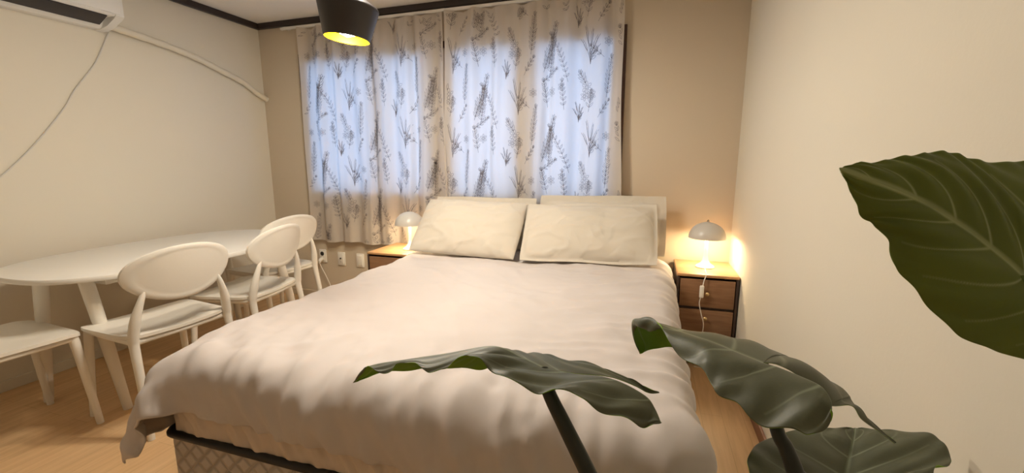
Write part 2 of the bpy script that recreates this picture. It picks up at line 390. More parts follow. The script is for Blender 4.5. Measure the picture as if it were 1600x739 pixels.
def curtain(name, x0, x1, label, seed, flare):
    rg = random.Random(seed)
    wd = x1-x0; ztop, zbot = 2.262, 0.535
    nf = round(wd/0.19); cl = wd*1.22                       # cloth is wider than its span
    ph = rg.uniform(0, 6)
    def S(u, v):
        """u along the span 0..1, v down 0..1"""
        uu = u + 0.012*math.sin(3.1*u*nf+ph)+0.010*math.sin(5*u+v*2)
        a = 0.014+0.010*v+0.006*math.sin(u*7+ph)
        y = -0.064 - a*math.sin(2*math.pi*nf*uu+ph+0.35*math.sin(4*v+u*5)) - 0.007*math.sin(2*math.pi*nf*2.1*uu+v*3)
        x = x0 + wd*u + (u-0.5)*flare*v + 0.006*math.sin(9*v+u*20)
        hook = abs(math.sin(math.pi*nf*u*0.9+ph))
        z = ztop + (zbot-ztop)*v - (1-v)**18*0.022*(1-hook) + 0.006*math.sin(u*21+ph)*v
        return Vector((x, min(y, -0.036), z))
    nu, nv = nf*18, 60
    V = [S(i/nu, j/nv) for j in range(nv+1) for i in range(nu+1)]
    F = [[j*(nu+1)+i, j*(nu+1)+i+1, (j+1)*(nu+1)+i+1, (j+1)*(nu+1)+i] for j in range(nv) for i in range(nu)]
    MBc = MB(); MBc.add(V, F, 0)
    # hem fold
    # print follows the folds, a hair in front of the cloth
    PV = []; PF = []
    hgt = ztop-zbot; ox, oy = rg.uniform(0, .3), rg.uniform(0, .3)
    def put(q):
        u, v = q[0]/cl, q[1]/hgt
        return S(min(max(u, 0), 1), min(max(v, 0), 1)) + Vector((0, -0.0016, 0))
    sw = 0.0011
    for ti in range(-1, int(cl/TW)+2):
        for tj in range(-1, int(hgt/THH)+2):
            for pl_ in tile:
                pts = [(x+ti*TW+ox, hgt-(y+tj*THH+oy + (0.3 if ti % 2 else 0))) for x, y in pl_]
                if min(p[0] for p in pts) < 0.01 or max(p[0] for p in pts) > cl-0.01 or min(p[1] for p in pts) < 0.01 or max(p[1] for p in pts) > hgt-0.008: continue
                base = len(PV)
                for k, p in enumerate(pts):
                    a_ = pts[max(k-1, 0)]; c_ = pts[min(k+1, len(pts)-1)]
                    dx, dy = c_[0]-a_[0], c_[1]-a_[1]; l = math.hypot(dx, dy) or 1
                    nx, ny = -dy/l*sw, dx/l*sw
                    PV.append(put((p[0]+nx, p[1]+ny))); PV.append(put((p[0]-nx, p[1]-ny)))
                for k in range(len(pts)-1): PF.append([base+2*k, base+2*k+1, base+2*k+3, base+2*k+2])
    me = D.meshes.new(name)
    allv = V+PV; allf = F+[[i+len(V) for i in f] for f in PF]
    me.from_pydata([tuple(v) for v in allv], [], allf)
    me.materials.append(M['curtain']); me.materials.append(M['print'])
    me.polygons.foreach_set('material_index', [0]*len(F)+[1]*len(PF)); me.update(); me.shade_smooth()
    o = D.objects.new(name, me); COL.objects.link(o)
    tag(o, label, 'curtain', 'printed curtains over the window')
    return o
curtain('curtain', 0.478, 1.745, 'off-white curtain with grey plant print, the left panel behind the pendant lamp', 3, 0.05)
curtain('curtain', 1.775, 3.01, 'off-white curtain with grey plant print, the right panel behind the pillows', 8, 0.08)

# ------------------------------------------------------------------ air conditioner, pipe, cord
ac = tag(empty('air_conditioner', (0, -1.155, 1.985)), 'white wall-mounted air conditioner high on the left wall', 'air conditioner')
LN = 0.84
prof = [(0.002, 0.0), (0.05, 0.0), (0.055, 0.008)]
body = MB()
pr = [(0.001, 0.285), (0.19, 0.285), (0.205, 0.27), (0.205, 0.065), (0.19, 0.055), (0.185, 0.058), (0.10, 0.05), (0.075, 0.012), (0.055, 0.0), (0.001, 0.0)]
V = [(x, 0, z) for x, z in pr]+[(x, -LN, z) for x, z in pr]; k = len(pr)
body.add(V, [[i, (i+1) % k, (i+1) % k+k, i+k] for i in range(k)]+[list(range(k)), list(range(k, 2*k))[::-1]])
body.build('body', M['acw'], ac, ang=30)
e = MB(); pe = [(0.0, 0.287), (0.192, 0.287), (0.208, 0.272), (0.208, 0.06), (0.19, 0.046), (0.12, 0.012), (0.055, -0.004), (0.001, -0.004)]; k = len(pe)
e.add([(x, 0.012, z) for x, z in pe]+[(x, -0.03, z) for x, z in pe], [[i, (i+1) % k, (i+1) % k+k, i+k] for i in range(k)]+[list(range(k)), list(range(k, 2*k))[::-1]])
e.build('end_cap', M['acw'], ac, ang=30)
MB().box((0.208, -LN/2, 0.175), (0.012, LN-0.01, 0.215), 0.004).build('front_panel', M['acw'], ac)
rotm = Matrix.Rotation(R(-36), 4, 'Y')
MB().box((0.135, -LN/2-0.01, 0.036), (0.088, LN-0.09, 0.010), 0.002, rot=Matrix.Rotation(R(-28), 4, 'Y')).build('air_outlet', M['dark'], ac)
lv = MB()
lv.tube([(0.092, -0.045, 0.012), (0.092, -LN+0.05, 0.012)], [(0.004, 0.002)]*2, 8)
lv.build('louvre', M['acw'], ac)
for i in range(9): MB().box((0.125, -0.12-0.075*i, 0.030), (0.04, 0.003, 0.008), 0.0, rot=Matrix.Rotation(R(-28), 4, 'Y')).build('vane', M['dark'], ac)
pp = spline([(0.05, -1.16, 2.02), (0.05, -1.02, 2.005), (0.035, -0.8, 1.985), (0.032, -0.6, 1.95), (0.03, -0.4, 1.895), (0.03, -0.22, 1.84), (0.03, -0.1, 1.775), (0.03, -0.005, 1.735)], 60)
tag(MB().tube(pp, [0.021+0.0015*math.sin(i*1.3) for i in range(60)], 14).build('pipe', M['pipe']), 'cream wrapped refrigerant pipe running along the left wall from the air conditioner to the corner', 'pipe')
cp = spline([(0.03, -1.125, 1.985), (0.012, -1.135, 1.95), (0.006, -1.21, 1.79), (0.006, -1.33, 1.62), (0.006, -1.40, 1.50), (0.006, -1.55, 1.30), (0.006, -1.70, 1.135), (0.006, -1.95, 0.9), (0.006, -2.1, 0.6), (0.006, -2.12, 0.3)], 90)
MB().tube([tuple(Vector(p)-Vector(ac.location)) for p in cp], 0.0036, 8).build('power_cord', M['cord'], ac)['label'] = 'thin pale cord hanging down the wall'

# ------------------------------------------------------------------ sockets
def socket(x, z, label, kind):
    o = empty('wall_socket', (x, 0, z)); tag(o, label, 'wall socket')
    MB().box((0, -0.006, 0), (0.074, 0.012, 0.118), 0.004).build('cover_plate', M['plate'], o)
    MB().box((0, -0.014, 0), (0.05, 0.006, 0.09), 0.003).build('insert', M['plate'], o)
    if kind == 'power':
        h = MB()
        for s in (-1, 1): h.tube([(s*0.009, -0.016, 0.022), (s*0.009, -0.0185, 0.022)], 0.003, 8)
        h.tube([(0, -0.0165, 0.022), (0, -0.0175, 0.022)], 0.019, 24)
        h.build('outlet', M['sdark'], o)
    elif kind == 'tv':
        MB().tube([(0, -0.016, 0.006), (0, -0.026, 0.006)], 0.0065, 14).build('aerial_jack', M['sdark'], o)
        MB().tube([(0, -0.016, -0.025), (0, -0.019, -0.025)], 0.003, 10).build('small_jack', M['sdark'], o)
    else:
        h = MB()
        for zz in (-0.022, 0.004, 0.03):
            h.box((0, -0.0172, zz), (0.034, 0.002, 0.0015)); h.box((0, -0.0172, zz-0.012), (0.0015, 0.002, 0.02))
        h.build('faceplate_seam', M['pipe'], o)
    return o
socket(0.50, 0.385, 'white double wall socket with a white plug in it, nearest the corner', 'power')
socket(0.695, 0.372, 'white wall plate with one dark round jack, between the other two plates', 'tv')
socket(0.888, 0.37, 'plain white wall plate nearest the left bedside table', 'blank')
pg = empty('power_plug', (0.50, -0.017, 0.36)); tag(pg, 'white plug and cord in the socket behind the farthest chair', 'plug')
MB().tube([(0, -0.002, 0), (0, -0.022, -0.002), (0, -0.035, -0.012), (0.0, -0.038, -0.03)], [0.017, 0.017, 0.014, 0.006], 16).build('plug_body', M['plastic'], pg)
MB().tube(spline([(0, -0.038, -0.03), (0.02, -0.04, -0.07), (0.07, -0.04, -0.16), (0.10, -0.04, -0.24), (0.07, -0.05, -0.30), (0.0, -0.06, -0.352), (-0.08, -0.07, -0.371), (-0.2, -0.05, -0.372)], 50), 0.0035, 8).build('cord', M['legpaint'], pg)

# ------------------------------------------------------------------ table
tb = tag(empty('dining_table', (0.545, -1.26, 0)), 'long white oval-ended table standing against the left wall', 'table')
def stadium(hx, hy, n=4.0, seg=96):
    # x half width hx, y half length hy : superellipse ends
    out = []
    r = hx
    for i in range(seg):
        t = 2*math.pi*i/seg; c, s = math.cos(t), math.sin(t)
        out.append((hx*math.copysign(abs(c)**(2/2.6), c), hy*math.copysign(abs(s)**(2/2.6), s)))
    return out
TZ = 0.70
tm = MB(); seg = 120
rings = [(1-0.02, TZ-0.026), (1-0.004, TZ-0.024), (1.0, TZ-0.018), (1.0, TZ-0.006), (1-0.004, TZ-0.001), (1-0.012, TZ)]
V = []
for s_, z in rings:
    for x, y in stadium(0.455, 0.72, seg=seg):
        V.append((x*s_, y*s_, z))
F = [[r*seg+i, r*seg+(i+1) % seg, (r+1)*seg+(i+1) % seg, (r+1)*seg+i] for r in range(len(rings)-1) for i in range(seg)]
F += [list(range(seg))[::-1], [(len(rings)-1)*seg+i for i in range(seg)]]
tm.add(V, F); tm.build('tabletop', M['table'], tb)
MB().box((0, 0, TZ-0.048), (0.50, 1.0, 0.04), 0.006).build('frame', M['legpaint'], tb)
for (x0, y0, x1, y1) in ((0.205, -0.55, 0.265, -0.50), (-0.02, -0.60, -0.20, -0.575), (0.26, 0.46, 0.33, 0.55), (-0.2, 0.46, -0.25, 0.56)):
    MB().tube([(x0, y0, TZ-0.03), (x0+(x1-x0)*.5, y0+(y1-y0)*.5, TZ/2), (x1, y1, 0)], [0.029, 0.026, 0.019], 20).build('leg', M['legpaint'], tb)

# ------------------------------------------------------------------ chairs
def make_chair():
    o = empty('dining_chair', (0, 0, 0))
    # seat: front is +y
    nx, ny = 28, 28; V = []; F = []
    def sp(a, b):
        # square -> superellipse
        x, y = a, b
        x2 = x*math.sqrt(max(0, 1-0.20*y**6)); y2 = y*math.sqrt(max(0, 1-0.16*x**4))
        return x2, y2
    def zt(x, y): return 0.452 - 0.016*max(0, 1-(x*x+(y+.1)**2)*1.1) + 0.006*x*x - 0.010*max(0, y-.7)*3 + 0.008*max(0, -y-.5)
    def hw(y): return 0.226 + 0.008*y
    for lay in (0, 1):
        for j in range(ny+1):
            for i in range(nx+1):
                a, b_ = -1+2*i/nx, -1+2*j/ny; x, y = sp(a, b_)
                e_ = max(abs(a), abs(b_))
                z = zt(x, y) if lay == 0 else zt(x, y)-0.010-0.004*(1 if e_ > .999 else 0)
                V.append((x*hw(y), y*0.213, z))
    n1 = (nx+1)*(ny+1)
    for j in range(ny):
        for i in range(nx):
            q = [j*(nx+1)+i, j*(nx+1)+i+1, (j+1)*(nx+1)+i+1, (j+1)*(nx+1)+i]
            F.append(q); F.append([v+n1 for v in q[::-1]])
    ring = [i for i in range(nx+1)]+[(j+1)*(nx+1)-1 for j in range(1, ny+1)]+[ny*(nx+1)+i for i in range(nx-1, -1, -1)]+[j*(nx+1) for j in range(ny-1, 0, -1)]
    for i in range(len(ring)):
        a, b_ = ring[i], ring[(i+1) % len(ring)]; F.append([a, b_, b_+n1, a+n1])
    s = MB().add(V, F); s.build('seat', M['plastic'], o, ang=50)
    # rail under the seat rim
    rim = MB()
    for (p, q) in (((-.195, -.185), (.195, -.185)), ((-.195, .175), (.195, .175))):
        pts = [(p[0]+(q[0]-p[0])*t, p[1]+(-0.012 if p[1] < 0 else 0.012)*math.sin(math.pi*t), 0.430-0.004*math.sin(math.pi*t)) for t in [k/12 for k in range(13)]]
        rim.tube(pts, [(0.012+0.007*abs(2*k/12-1)**3, 0.011) for k in range(13)], 12)
    for sx in (-1, 1):
        rim.tube([(sx*.200, -.18, .430), (sx*.205, 0, .428), (sx*.200, .17, .430)], [(0.015, .011), (.011, .010), (.015, .011)], 12)
    rim.build('seat_rail', M['plastic'], o)
    for sx in (-1, 1):
        MB().tube(spline([(sx*.192, .170, .440), (sx*.197, .178, .40), (sx*.207, .193, .2), (sx*.216, .208, 0)], 14), [0.0205-0.007*k/13 for k in range(14)], 16).build('front_leg', M['plastic'], o)
        pts = spline([(sx*.222, -.262, 0), (sx*.213, -.235, .2), (sx*.205, -.205, .40), (sx*.203, -.205, .46), (sx*.192, -.218, .54), (sx*.172, -.230, .61), (sx*.156, -.236, .655)], 30)
        rad = [(0.0135+0.007*min(1, k/14), 0.0135+0.008*min(1, k/14)) if k < 18 else (0.0205-0.0011*(k-18), 0.0215-0.0013*(k-18)) for k in range(30)]
        MB().tube(pts, rad, 16).build('rear_leg', M['plastic'], o)
    # oval backrest, curved around the sitter and leaning back
    nr, na = 12, 64; V = []; F = []
    ha, hb = 0.228, 0.128; zc = 0.715
    def bp(x, z, off):
        y = -0.272 + 0.055*(x/ha)**2 - 0.22*(z) + off
        return (x, y, zc+z)
    for lay, off in ((0, 0.009), (1, -0.009)):
        for r in range(1, nr+1):
            for k_ in range(na):
                t = 2*math.pi*k_/na; rr = r/nr
                f_ = 1.0 if r < nr else 1.0
                x = ha*rr*math.cos(t); z = hb*rr*math.sin(t)
                egg = 1+0.10*math.sin(t)*rr
                o2 = off*(1.35 if rr > .9 else 1.0)*(1 if r < nr else .55)
                V.append(bp(x*egg, z, o2))
        V.append(bp(0, 0, off))
    L1 = nr*na+1
    for lay in (0, 1):
        B_ = lay*L1
        for k_ in range(na):
            F.append([B_+nr*na, B_+k_, B_+(k_+1) % na])
            for r in range(nr-1): F.append([B_+r*na+k_, B_+(r+1)*na+k_, B_+(r+1)*na+(k_+1) % na, B_+r*na+(k_+1) % na])
    for k_ in range(na): F.append([(nr-1)*na+k_, (nr-1)*na+(k_+1) % na, L1+(nr-1)*na+(k_+1) % na, L1+(nr-1)*na+k_])
    MB().add(V, F).build('backrest', M['plastic'], o, ang=50)
    return o
ch = make_chair()
CH = [((0.948, -1.655, 0), R(85), 'white plastic oval-backed chair in front of the bed foot corner, nearest whole chair'),
      ((0.90, -1.12, 0), R(100), 'white plastic oval-backed chair at the middle of the table side'),
      ((0.60, -0.645, 0), R(84), 'white plastic oval-backed chair farthest away, by the wall sockets'),
      ((0.595, -2.075, 0), R(-4), 'white plastic chair cut off by the left edge, at the near table end')]
for i, (l, a, lab) in enumerate(CH):
    c = ch if i == 0 else copy_tree(ch)
    c.location = l; c.rotation_euler = (0, 0, a); tag(c, lab, 'chair', 'white plastic chairs around the table')

# ------------------------------------------------------------------ bed
BX0, BX1, BY0, BY1 = 1.69, 3.335, -2.13, -0.12
base = tag(empty('bed_base', (0, 0, 0)), 'low bed base in quilted beige fabric under the mattress', 'bed base')
MB().box(((BX0+BX1)/2, (BY0+BY1)/2, 0.165), (BX1-BX0, BY1-BY0, 0.25), 0.02, 4).build('base_box', M['quilt'], base)
def ring_path(x0, x1, y0, y1, z, r, n=8):
    P = []
    for cx, cy, a0 in ((x1-r, y1-r, 0), (x0+r, y1-r, 90), (x0+r, y0+r, 180), (x1-r, y0+r, 270)):
        for k in range(n+1): a = R(a0+90*k/n); P.append((cx+r*math.cos(a), cy+r*math.sin(a), z))
    P.append(P[0]); return P
MB().tube(ring_path(BX0-.004, BX1+.004, BY0-.004, BY1+.004, 0.293, 0.03), (0.014), 10, cap=False).build('piping', M['piping'], base)
for x in (BX0+.12, BX1-.12):
    for y in (BY0+.12, BY1-.12): MB().tube([(x, y, 0.045), (x, y, 0)], [0.025, 0.02], 14).build('foot', M['nedge'], base)
# mattress with a gathered sheet round its sides
mt = tag(empty('mattress', (0, 0, 0)), 'thick mattress in a pleated beige sheet, showing below the duvet at the bed foot', 'mattress')
MB().box(((BX0+BX1)/2, (BY0+BY1)/2, 0.43), (BX1-BX0-0.08, BY1-BY0-0.08, 0.24), 0.045, 5).build('mattress_core', M['skirt'], mt)
sk = MB(); ns = 1500; per = ring_path(BX0+.004, BX1-.004, BY0+.004, BY1-.004, 0, 0.05, 10); P = np.array(per)[:, :2]
seg_ = np.linalg.norm(np.diff(P, axis=0), axis=1); cum = np.concatenate([[0], np.cumsum(seg_)]); tot = cum[-1]; nz = 12; V = []
for i in range(ns):
    d = tot*i/ns
    for j in range(nz+1):
        f = j/nz; dd = (d-0.11*(1-f)) % tot     # pleats slant
        k_ = min(np.searchsorted(cum, dd, 'right')-1, len(seg_)-1); t = (dd-cum[k_])/max(seg_[k_], 1e-9)
        p = P[k_]*(1-t)+P[k_+1]*t; tn = (P[k_+1]-P[k_])/max(seg_[k_], 1e-9); nn = np.array([tn[1], -tn[0]])
        nv_ = noise.noise(Vector((d*13, 0, 3.3)))*1.0+noise.noise(Vector((d*36, f*.6, 1.3)))*1.2
        am = (0.006*math.sin(2*math.pi*dd/0.05+9*noise.noise(Vector((dd*6, f, 8.8))))+0.022*nv_)*min(1, f*2.5+.1)*(1-.75*f*f)
        q = p+nn*(am+.006)
        V.append((q[0], q[1], 0.54-0.237*f))
F = [[i*(nz+1)+j, ((i+1) % ns)*(nz+1)+j, ((i+1) % ns)*(nz+1)+j+1, i*(nz+1)+j+1] for i in range(ns) for j in range(nz)]
sk.add(V, F); so = sk.build('gathered_skirt', M['skirt'], mt, ang=80)

# duvet: a cloth solved here by simple position-based dynamics over the mattress
def duvet():
    h = 0.02
    X0, X1, Y0, Y1 = 1.515, 3.49, -2.29, -0.12
    nx, ny = int((X1-X0)/h)+1, int((Y1-Y0)/h)+1
    rs = np.random.RandomState(4)
    gx, gy = np.meshgrid(X0+h*np.arange(nx), Y0+h*np.arange(ny), indexing='ij')
    a = R(-2.2); cx, cy = 2.5, -1.1
    px = cx+(gx-cx)*math.cos(a)-(gy-cy)*math.sin(a); py = cy+(gx-cx)*math.sin(a)+(gy-cy)*math.cos(a)
    def smooth_noise(sc_, seed):
        rr = np.random.RandomState(seed); mx, my = int((X1-X0)/sc_)+4, int((Y1-Y0)/sc_)+4
        g = rr.randn(mx, my); fx = (gx-X0)/sc_; fy = (gy-Y0)/sc_; ix, iy = fx.astype(int), fy.astype(int)
        tx, ty = fx-ix, fy-iy; tx = tx*tx*(3-2*tx); ty = ty*ty*(3-2*ty)
        return (g[ix, iy]*(1-tx)+g[ix+1, iy]*tx)*(1-ty)+(g[ix, iy+1]*(1-tx)+g[ix+1, iy+1]*tx)*ty
    pz = np.full_like(px, 0.64)+0.014*smooth_noise(0.16, 1)+0.012*smooth_noise(0.07, 2)
    x = np.stack([px, py, pz], -1); v = np.zeros_like(x)
    slack = 1.0+0.004+0.022*np.clip((gx-2.7)/0.6, 0, 1)*np.clip(smooth_noise(0.12, 7)+.5, 0, 2)+0.028*np.clip((-1.75-gy)/0.35, 0, 1)*np.clip(smooth_noise(0.13, 17)+.4, 0, 2)
    slack = slack+0.08*np.exp(-((gx-X0)**2+(gy-Y0)**2)/(2*0.13**2))
    cen = np.array([(BX0+BX1)/2, (BY0+BY1)/2, 0.44]); half = np.array([(BX1-BX0)/2+.008, (BY1-BY0)/2+.008, 0.135]); rd = 0.075
    dt = 1/60; damp = 0.985
    def cons(xx, a_, b_, L0, k):
        d = b_-a_; l = np.linalg.norm(d, axis=-1, keepdims=True)+1e-9
        c = (l-L0)/l*0.5*k*d
        return c
    for it in range(230):
        v[..., 2] -= 5.0*dt; v *= damp
        old = x.copy(); x = x+v*dt
        for _ in range(10):
            for s0 in (0, 1):
                A = x[s0:-1:2]; n_ = min(len(A), len(x[s0+1::2])); A = x[s0:s0+2*n_:2]; B = x[s0+1:s0+1+2*n_:2]
                c = cons(x, A, B, h*slack[s0:s0+2*n_:2][..., None], 1.0); A += c; B -= c
                n_ = len(range(s0+1, ny, 2)); A = x[:, s0:s0+2*n_:2][:, :n_]; B = x[:, s0+1::2][:, :n_]
                c = cons(x, A, B, h*slack[:, s0:s0+2*n_:2][:, :n_][..., None], 1.0); A += c; B -= c
            # shear and bending, applied together, half strength
            dlt = np.zeros_like(x)
            for (ax, ay, k_) in ((1, 1, .22), (1, -1, .22), (2, 0, .12), (0, 2, .12), (4, 0, .08), (0, 4, .08)):
                if ay >= 0: A = x[:nx-ax, :ny-ay]; B = x[ax:, ay:]; SA = (slice(0, nx-ax), slice(0, ny-ay)); SB = (slice(ax, nx), slice(ay, ny))
                else: A = x[:nx-ax, -ay:]; B = x[ax:, :ny+ay]; SA = (slice(0, nx-ax), slice(-ay, ny)); SB = (slice(ax, nx), slice(0, ny+ay))
                L0 = h*math.hypot(ax, ay); c = cons(x, A, B, L0, k_); dlt[SA] += c; dlt[SB] -= c
            x += dlt
            # rounded-box collision with friction
            q = x-cen; s = np.sign(q); dq = np.abs(q)-(half-rd)
            out = np.maximum(dq, 0); lo = np.linalg.norm(out, axis=-1)
            ins = (dq.max(-1) < 0)
            g = out/(lo[..., None]+1e-9)*s
            dist = lo-rd
            hitm = (~ins) & (dist < 0)
            x[hitm] -= (dist[..., None]*g)[hitm]
            if ins.any(): x[..., 2][ins] = cen[2]+half[2]
            touch = hitm | ins
            x[touch] = x[touch]*0.2+0.8*np.concatenate([old[touch][:, :2], x[touch][:, 2:]], -1)
            x[..., 2] = np.maximum(x[..., 2], 0.02)
        v = (x-old)/dt
        sp_ = np.linalg.norm(v, axis=-1, keepdims=True); v *= np.minimum(1, 2.5/(sp_+1e-9))
    # puff: push outwards a little along the normal away from the hem, and fine creases
    ax_ = np.gradient(x, axis=0); ay_ = np.gradient(x, axis=1); nrm = np.cross(ax_, ay_); nrm /= np.linalg.norm(nrm, axis=-1, keepdims=True)+1e-9
    ex = np.minimum(np.minimum(gx-X0, X1-gx), np.minimum(gy-Y0, Y1-gy)); puff = 0.020*np.clip(ex/0.12, 0, 1)**.6
    puff = puff*(1+0.25*smooth_noise(0.2, 11))
    # long soft creases, stronger at the right side and near the foot
    cr = np.zeros_like(gx)
    for i in range(nx):
        for j in range(ny):
            X, Y = gx[i, j], gy[i, j]
            sR = min(1, max(0, (X-2.75)/0.6)); sF = min(1, max(0, (-1.72-Y)/0.45))
            n1_ = noise.noise(Vector((X*2.2+Y*1.6, Y*11-X*3.5, 0.3))); n1_ = 1-abs(n1_)*2.4
            n2_ = noise.noise(Vector((X*13+Y*4, Y*2.6-X*1.0, 5.1))); n2_ = 1-abs(n2_)*2.4
            n3_ = noise.noise(Vector((X*4.0, Y*4.6, 9.1))); n4 = noise.noise(Vector((X*6+Y*5, Y*1.4-X*1.2, 2.0)))
            n5 = 1-abs(noise.noise(Vector((X*5+Y*9, Y*3.0-X*3, 7.7))))*3.2
            n6 = 1-abs(noise.noise(Vector((X*9-Y*7, Y*5+X*4, 12.7))))*4
            cr[i, j] = 0.024*max(0, n1_)**1.7*(.12+sR) + 0.030*max(0, n2_)**1.7*sF + 0.010*n3_ + 0.006*max(0, 1-abs(n4)*5)**2 + 0.004*max(0, n5)**2 + 0.006*max(0, n6)**2*sF
    x = x+nrm*(puff+cr)[..., None]
    # the free corner at the foot flares outwards
    wc = np.exp(-((gx-X0)**2+(gy-Y0)**2)/(2*0.17**2))[..., None]
    x = x+wc*np.array([-0.02, -0.06, 0.045])
    wc = np.exp(-((gx-X0-.1)**2+(gy-Y0-.12)**2)/(2*0.16**2))[..., None]
    x = x+wc*np.array([0, -0.02, -0.03])
    V = x.reshape(-1, 3)
    F = [[i*ny+j, (i+1)*ny+j, (i+1)*ny+j+1, i*ny+j+1] for i in range(nx-1) for j in range(ny-1)]
    me = D.meshes.new('duvet'); me.from_pydata(V.tolist(), [], F); me.materials.append(M['duvet']); me.materials.append(M['duvet_in']); me.update(); me.shade_smooth()
    o = D.objects.new('duvet', me); COL.objects.link(o)
    so = o.modifiers.new('thick', 'SOLIDIFY'); so.thickness = 0.009; so.offset = -1; so.material_offset = 1; so.material_offset_rim = 0
    su = o.modifiers.new('soft', 'SUBSURF'); su.levels = 1; su.render_levels = 1
    tag(o, 'large cream duvet spread over the bed and hanging over its foot', 'duvet')
duvet()

# pillows
def pillow(name, w_, h_, t_, fl, loc, rot, label, seed):
    nx, ny = 72, 52; V = []; F = []
    rg = random.Random(seed); o1 = rg.uniform(0, 50)
    fx, fy = fl/(w_/2), fl/(h_/2)
    def pt(a, b_, side):
        # pinched corners
        pin = 1-0.045*(a*a)*(b_*b_) - 0.03*(1-b_*b_)*abs(a)**6*0 
        x = a*(w_/2)*(1-0.035*(1-abs(b_))**1.0*0 - 0.03*(1-b_*b_)*(abs(a) > 0)*0)*pin; y = b_*(h_/2)*pin
        x *= 1-0.03*math.cos(b_*math.pi/2); y *= 1-0.04*math.cos(a*math.pi/2)
        aa = min(1, abs(a)/(1-fx)) if fl else abs(a); bb = min(1, abs(b_)/(1-fy)) if fl else abs(b_)
        th = (max(0, 1-aa**2.6)**.62)*(max(0, 1-bb**2.6)**.62)
        n_ = noise.noise(Vector((x*3+o1, y*3, 0)))*0.35+1
        cor = (abs(a)*abs(b_))
        c1 = noise.noise(Vector(((x*math.copysign(1, a)-y*math.copysign(1, b_))*16+o1, (abs(x)+abs(y))*2.5, 1)))
        c2 = 1-abs(noise.noise(Vector((x*5+o1, y*13, 4))))*3
        z = side*(t_/2*th*n_) + 0.020*c1*cor*min(1, th*3+.25) + 0.007*max(0, c2)*side*min(1, th*2)
        if fl: z += 0.006*math.sin(14*(x+y)+o1)*(1-min(1, th*4))
        z += side*0.0025
        return (x, y, z)
    for side in (1, -1):
        for j in range(ny+1):
            for i in range(nx+1): V.append(pt(-1+2*i/nx, -1+2*j/ny, side))
    n1 = (nx+1)*(ny+1)
    for j in range(ny):
        for i in range(nx):
            q = [j*(nx+1)+i, j*(nx+1)+i+1, (j+1)*(nx+1)+i+1, (j+1)*(nx+1)+i]; F.append(q); F.append([v+n1 for v in q[::-1]])
    ring = [i for i in range(nx+1)]+[(j+1)*(nx+1)-1 for j in range(1, ny+1)]+[ny*(nx+1)+i for i in range(nx-1, -1, -1)]+[j*(nx+1) for j in range(ny-1, 0, -1)]
    for i in range(len(ring)):
        a, b_ = ring[i], ring[(i+1) % len(ring)]; F.append([b_, a, a+n1, b_+n1])
    o = MB().add(V, F).build(name, M['pillow'], ang=60)
    o.location = loc; o.rotation_euler = rot
    tag(o, label, 'pillow', 'pillows leaning on the back wall'); return o
pillow('pillow', 0.80, 0.38, 0.13, 0.04, (2.09, -0.185, 0.778), (R(70), 0, R(1)), 'ivory pillow mostly hidden behind the left front pillow', 1)
pillow('pillow', 0.86, 0.41, 0.13, 0.05, (2.92, -0.185, 0.795), (R(70), R(-1), R(0)), 'ivory pillow with a wide flat flange standing behind the right front pillow', 2)
pillow('pillow', 0.76, 0.46, 0.15, 0.0, (2.085, -0.435, 0.775), (R(45), R(1), R(0)), 'plump ivory pillow leaning in front on the left half of the bed', 3)
pillow('pillow', 0.84, 0.45, 0.14, 0.02, (2.875, -0.415, 0.775), (R(47), R(-1), R(2)), 'creased ivory pillow leaning in front on the right half of the bed', 4)

# ------------------------------------------------------------------ nightstands
def make_nightstand():
    o = empty('nightstand', (0, 0, 0)); w_, d_, hh = 0.335, 0.39, 0.56
    b = MB(); t = 0.016
    for sx in (-1, 1): b.box((sx*(w_/2-t/2), 0, hh/2-.01), (t, d_, hh-.02), 0.003)
    b.box((0, d_/2-.006, hh/2), (w_-2*t, .01, hh-.04)); b.box((0, 0, .03), (w_-2*t, d_-.02, .016)); b.box((0, 0, .355), (w_-2*t, d_-.02, .012))
    b.build('carcass', M['nedge'], o)
    MB().box((0, -.002, hh-.009), (w_, d_+.004, .018), 0.006, 3).build('top', M['nwood_top'], o)
    dr = MB().box((0, -d_/2+.004, .447), (w_-2*t-.008, .018, .165), 0.003).build('drawer', M['nwood'], o)
    MB().lathe([(0, -.0), (.006, 0), (.005, .008), (.010, .014), (.011, .019), (.007, .023), (0, .024)], 20).build('knob', M['brass'], dr)
    kb = dr.children[0]; kb.rotation_euler = (R(90), 0, 0); kb.location = (0, -d_/2-.005, .45)
    d2 = MB().box((0, -d_/2+.004, .19), (w_-2*t-.008, .018, .315), 0.003).build('door', M['nwood'], o)
    k2 = kb.copy(); COL.objects.link(k2); k2.parent = d2; k2.location = (0.0, -d_/2-.005, .30)
    return o
n1_ = make_nightstand(); n1_.location = (3.572, -0.215, 0); tag(n1_, 'brown wooden bedside table with drawer and small knob at the right wall', 'bedside table', 'brown bedside tables')
n2_ = copy_tree(n1_); n2_.location = (1.455, -0.255, 0); tag(n2_, 'brown wooden bedside table left of the bed, mostly hidden by the duvet', 'bedside table', 'brown bedside tables')

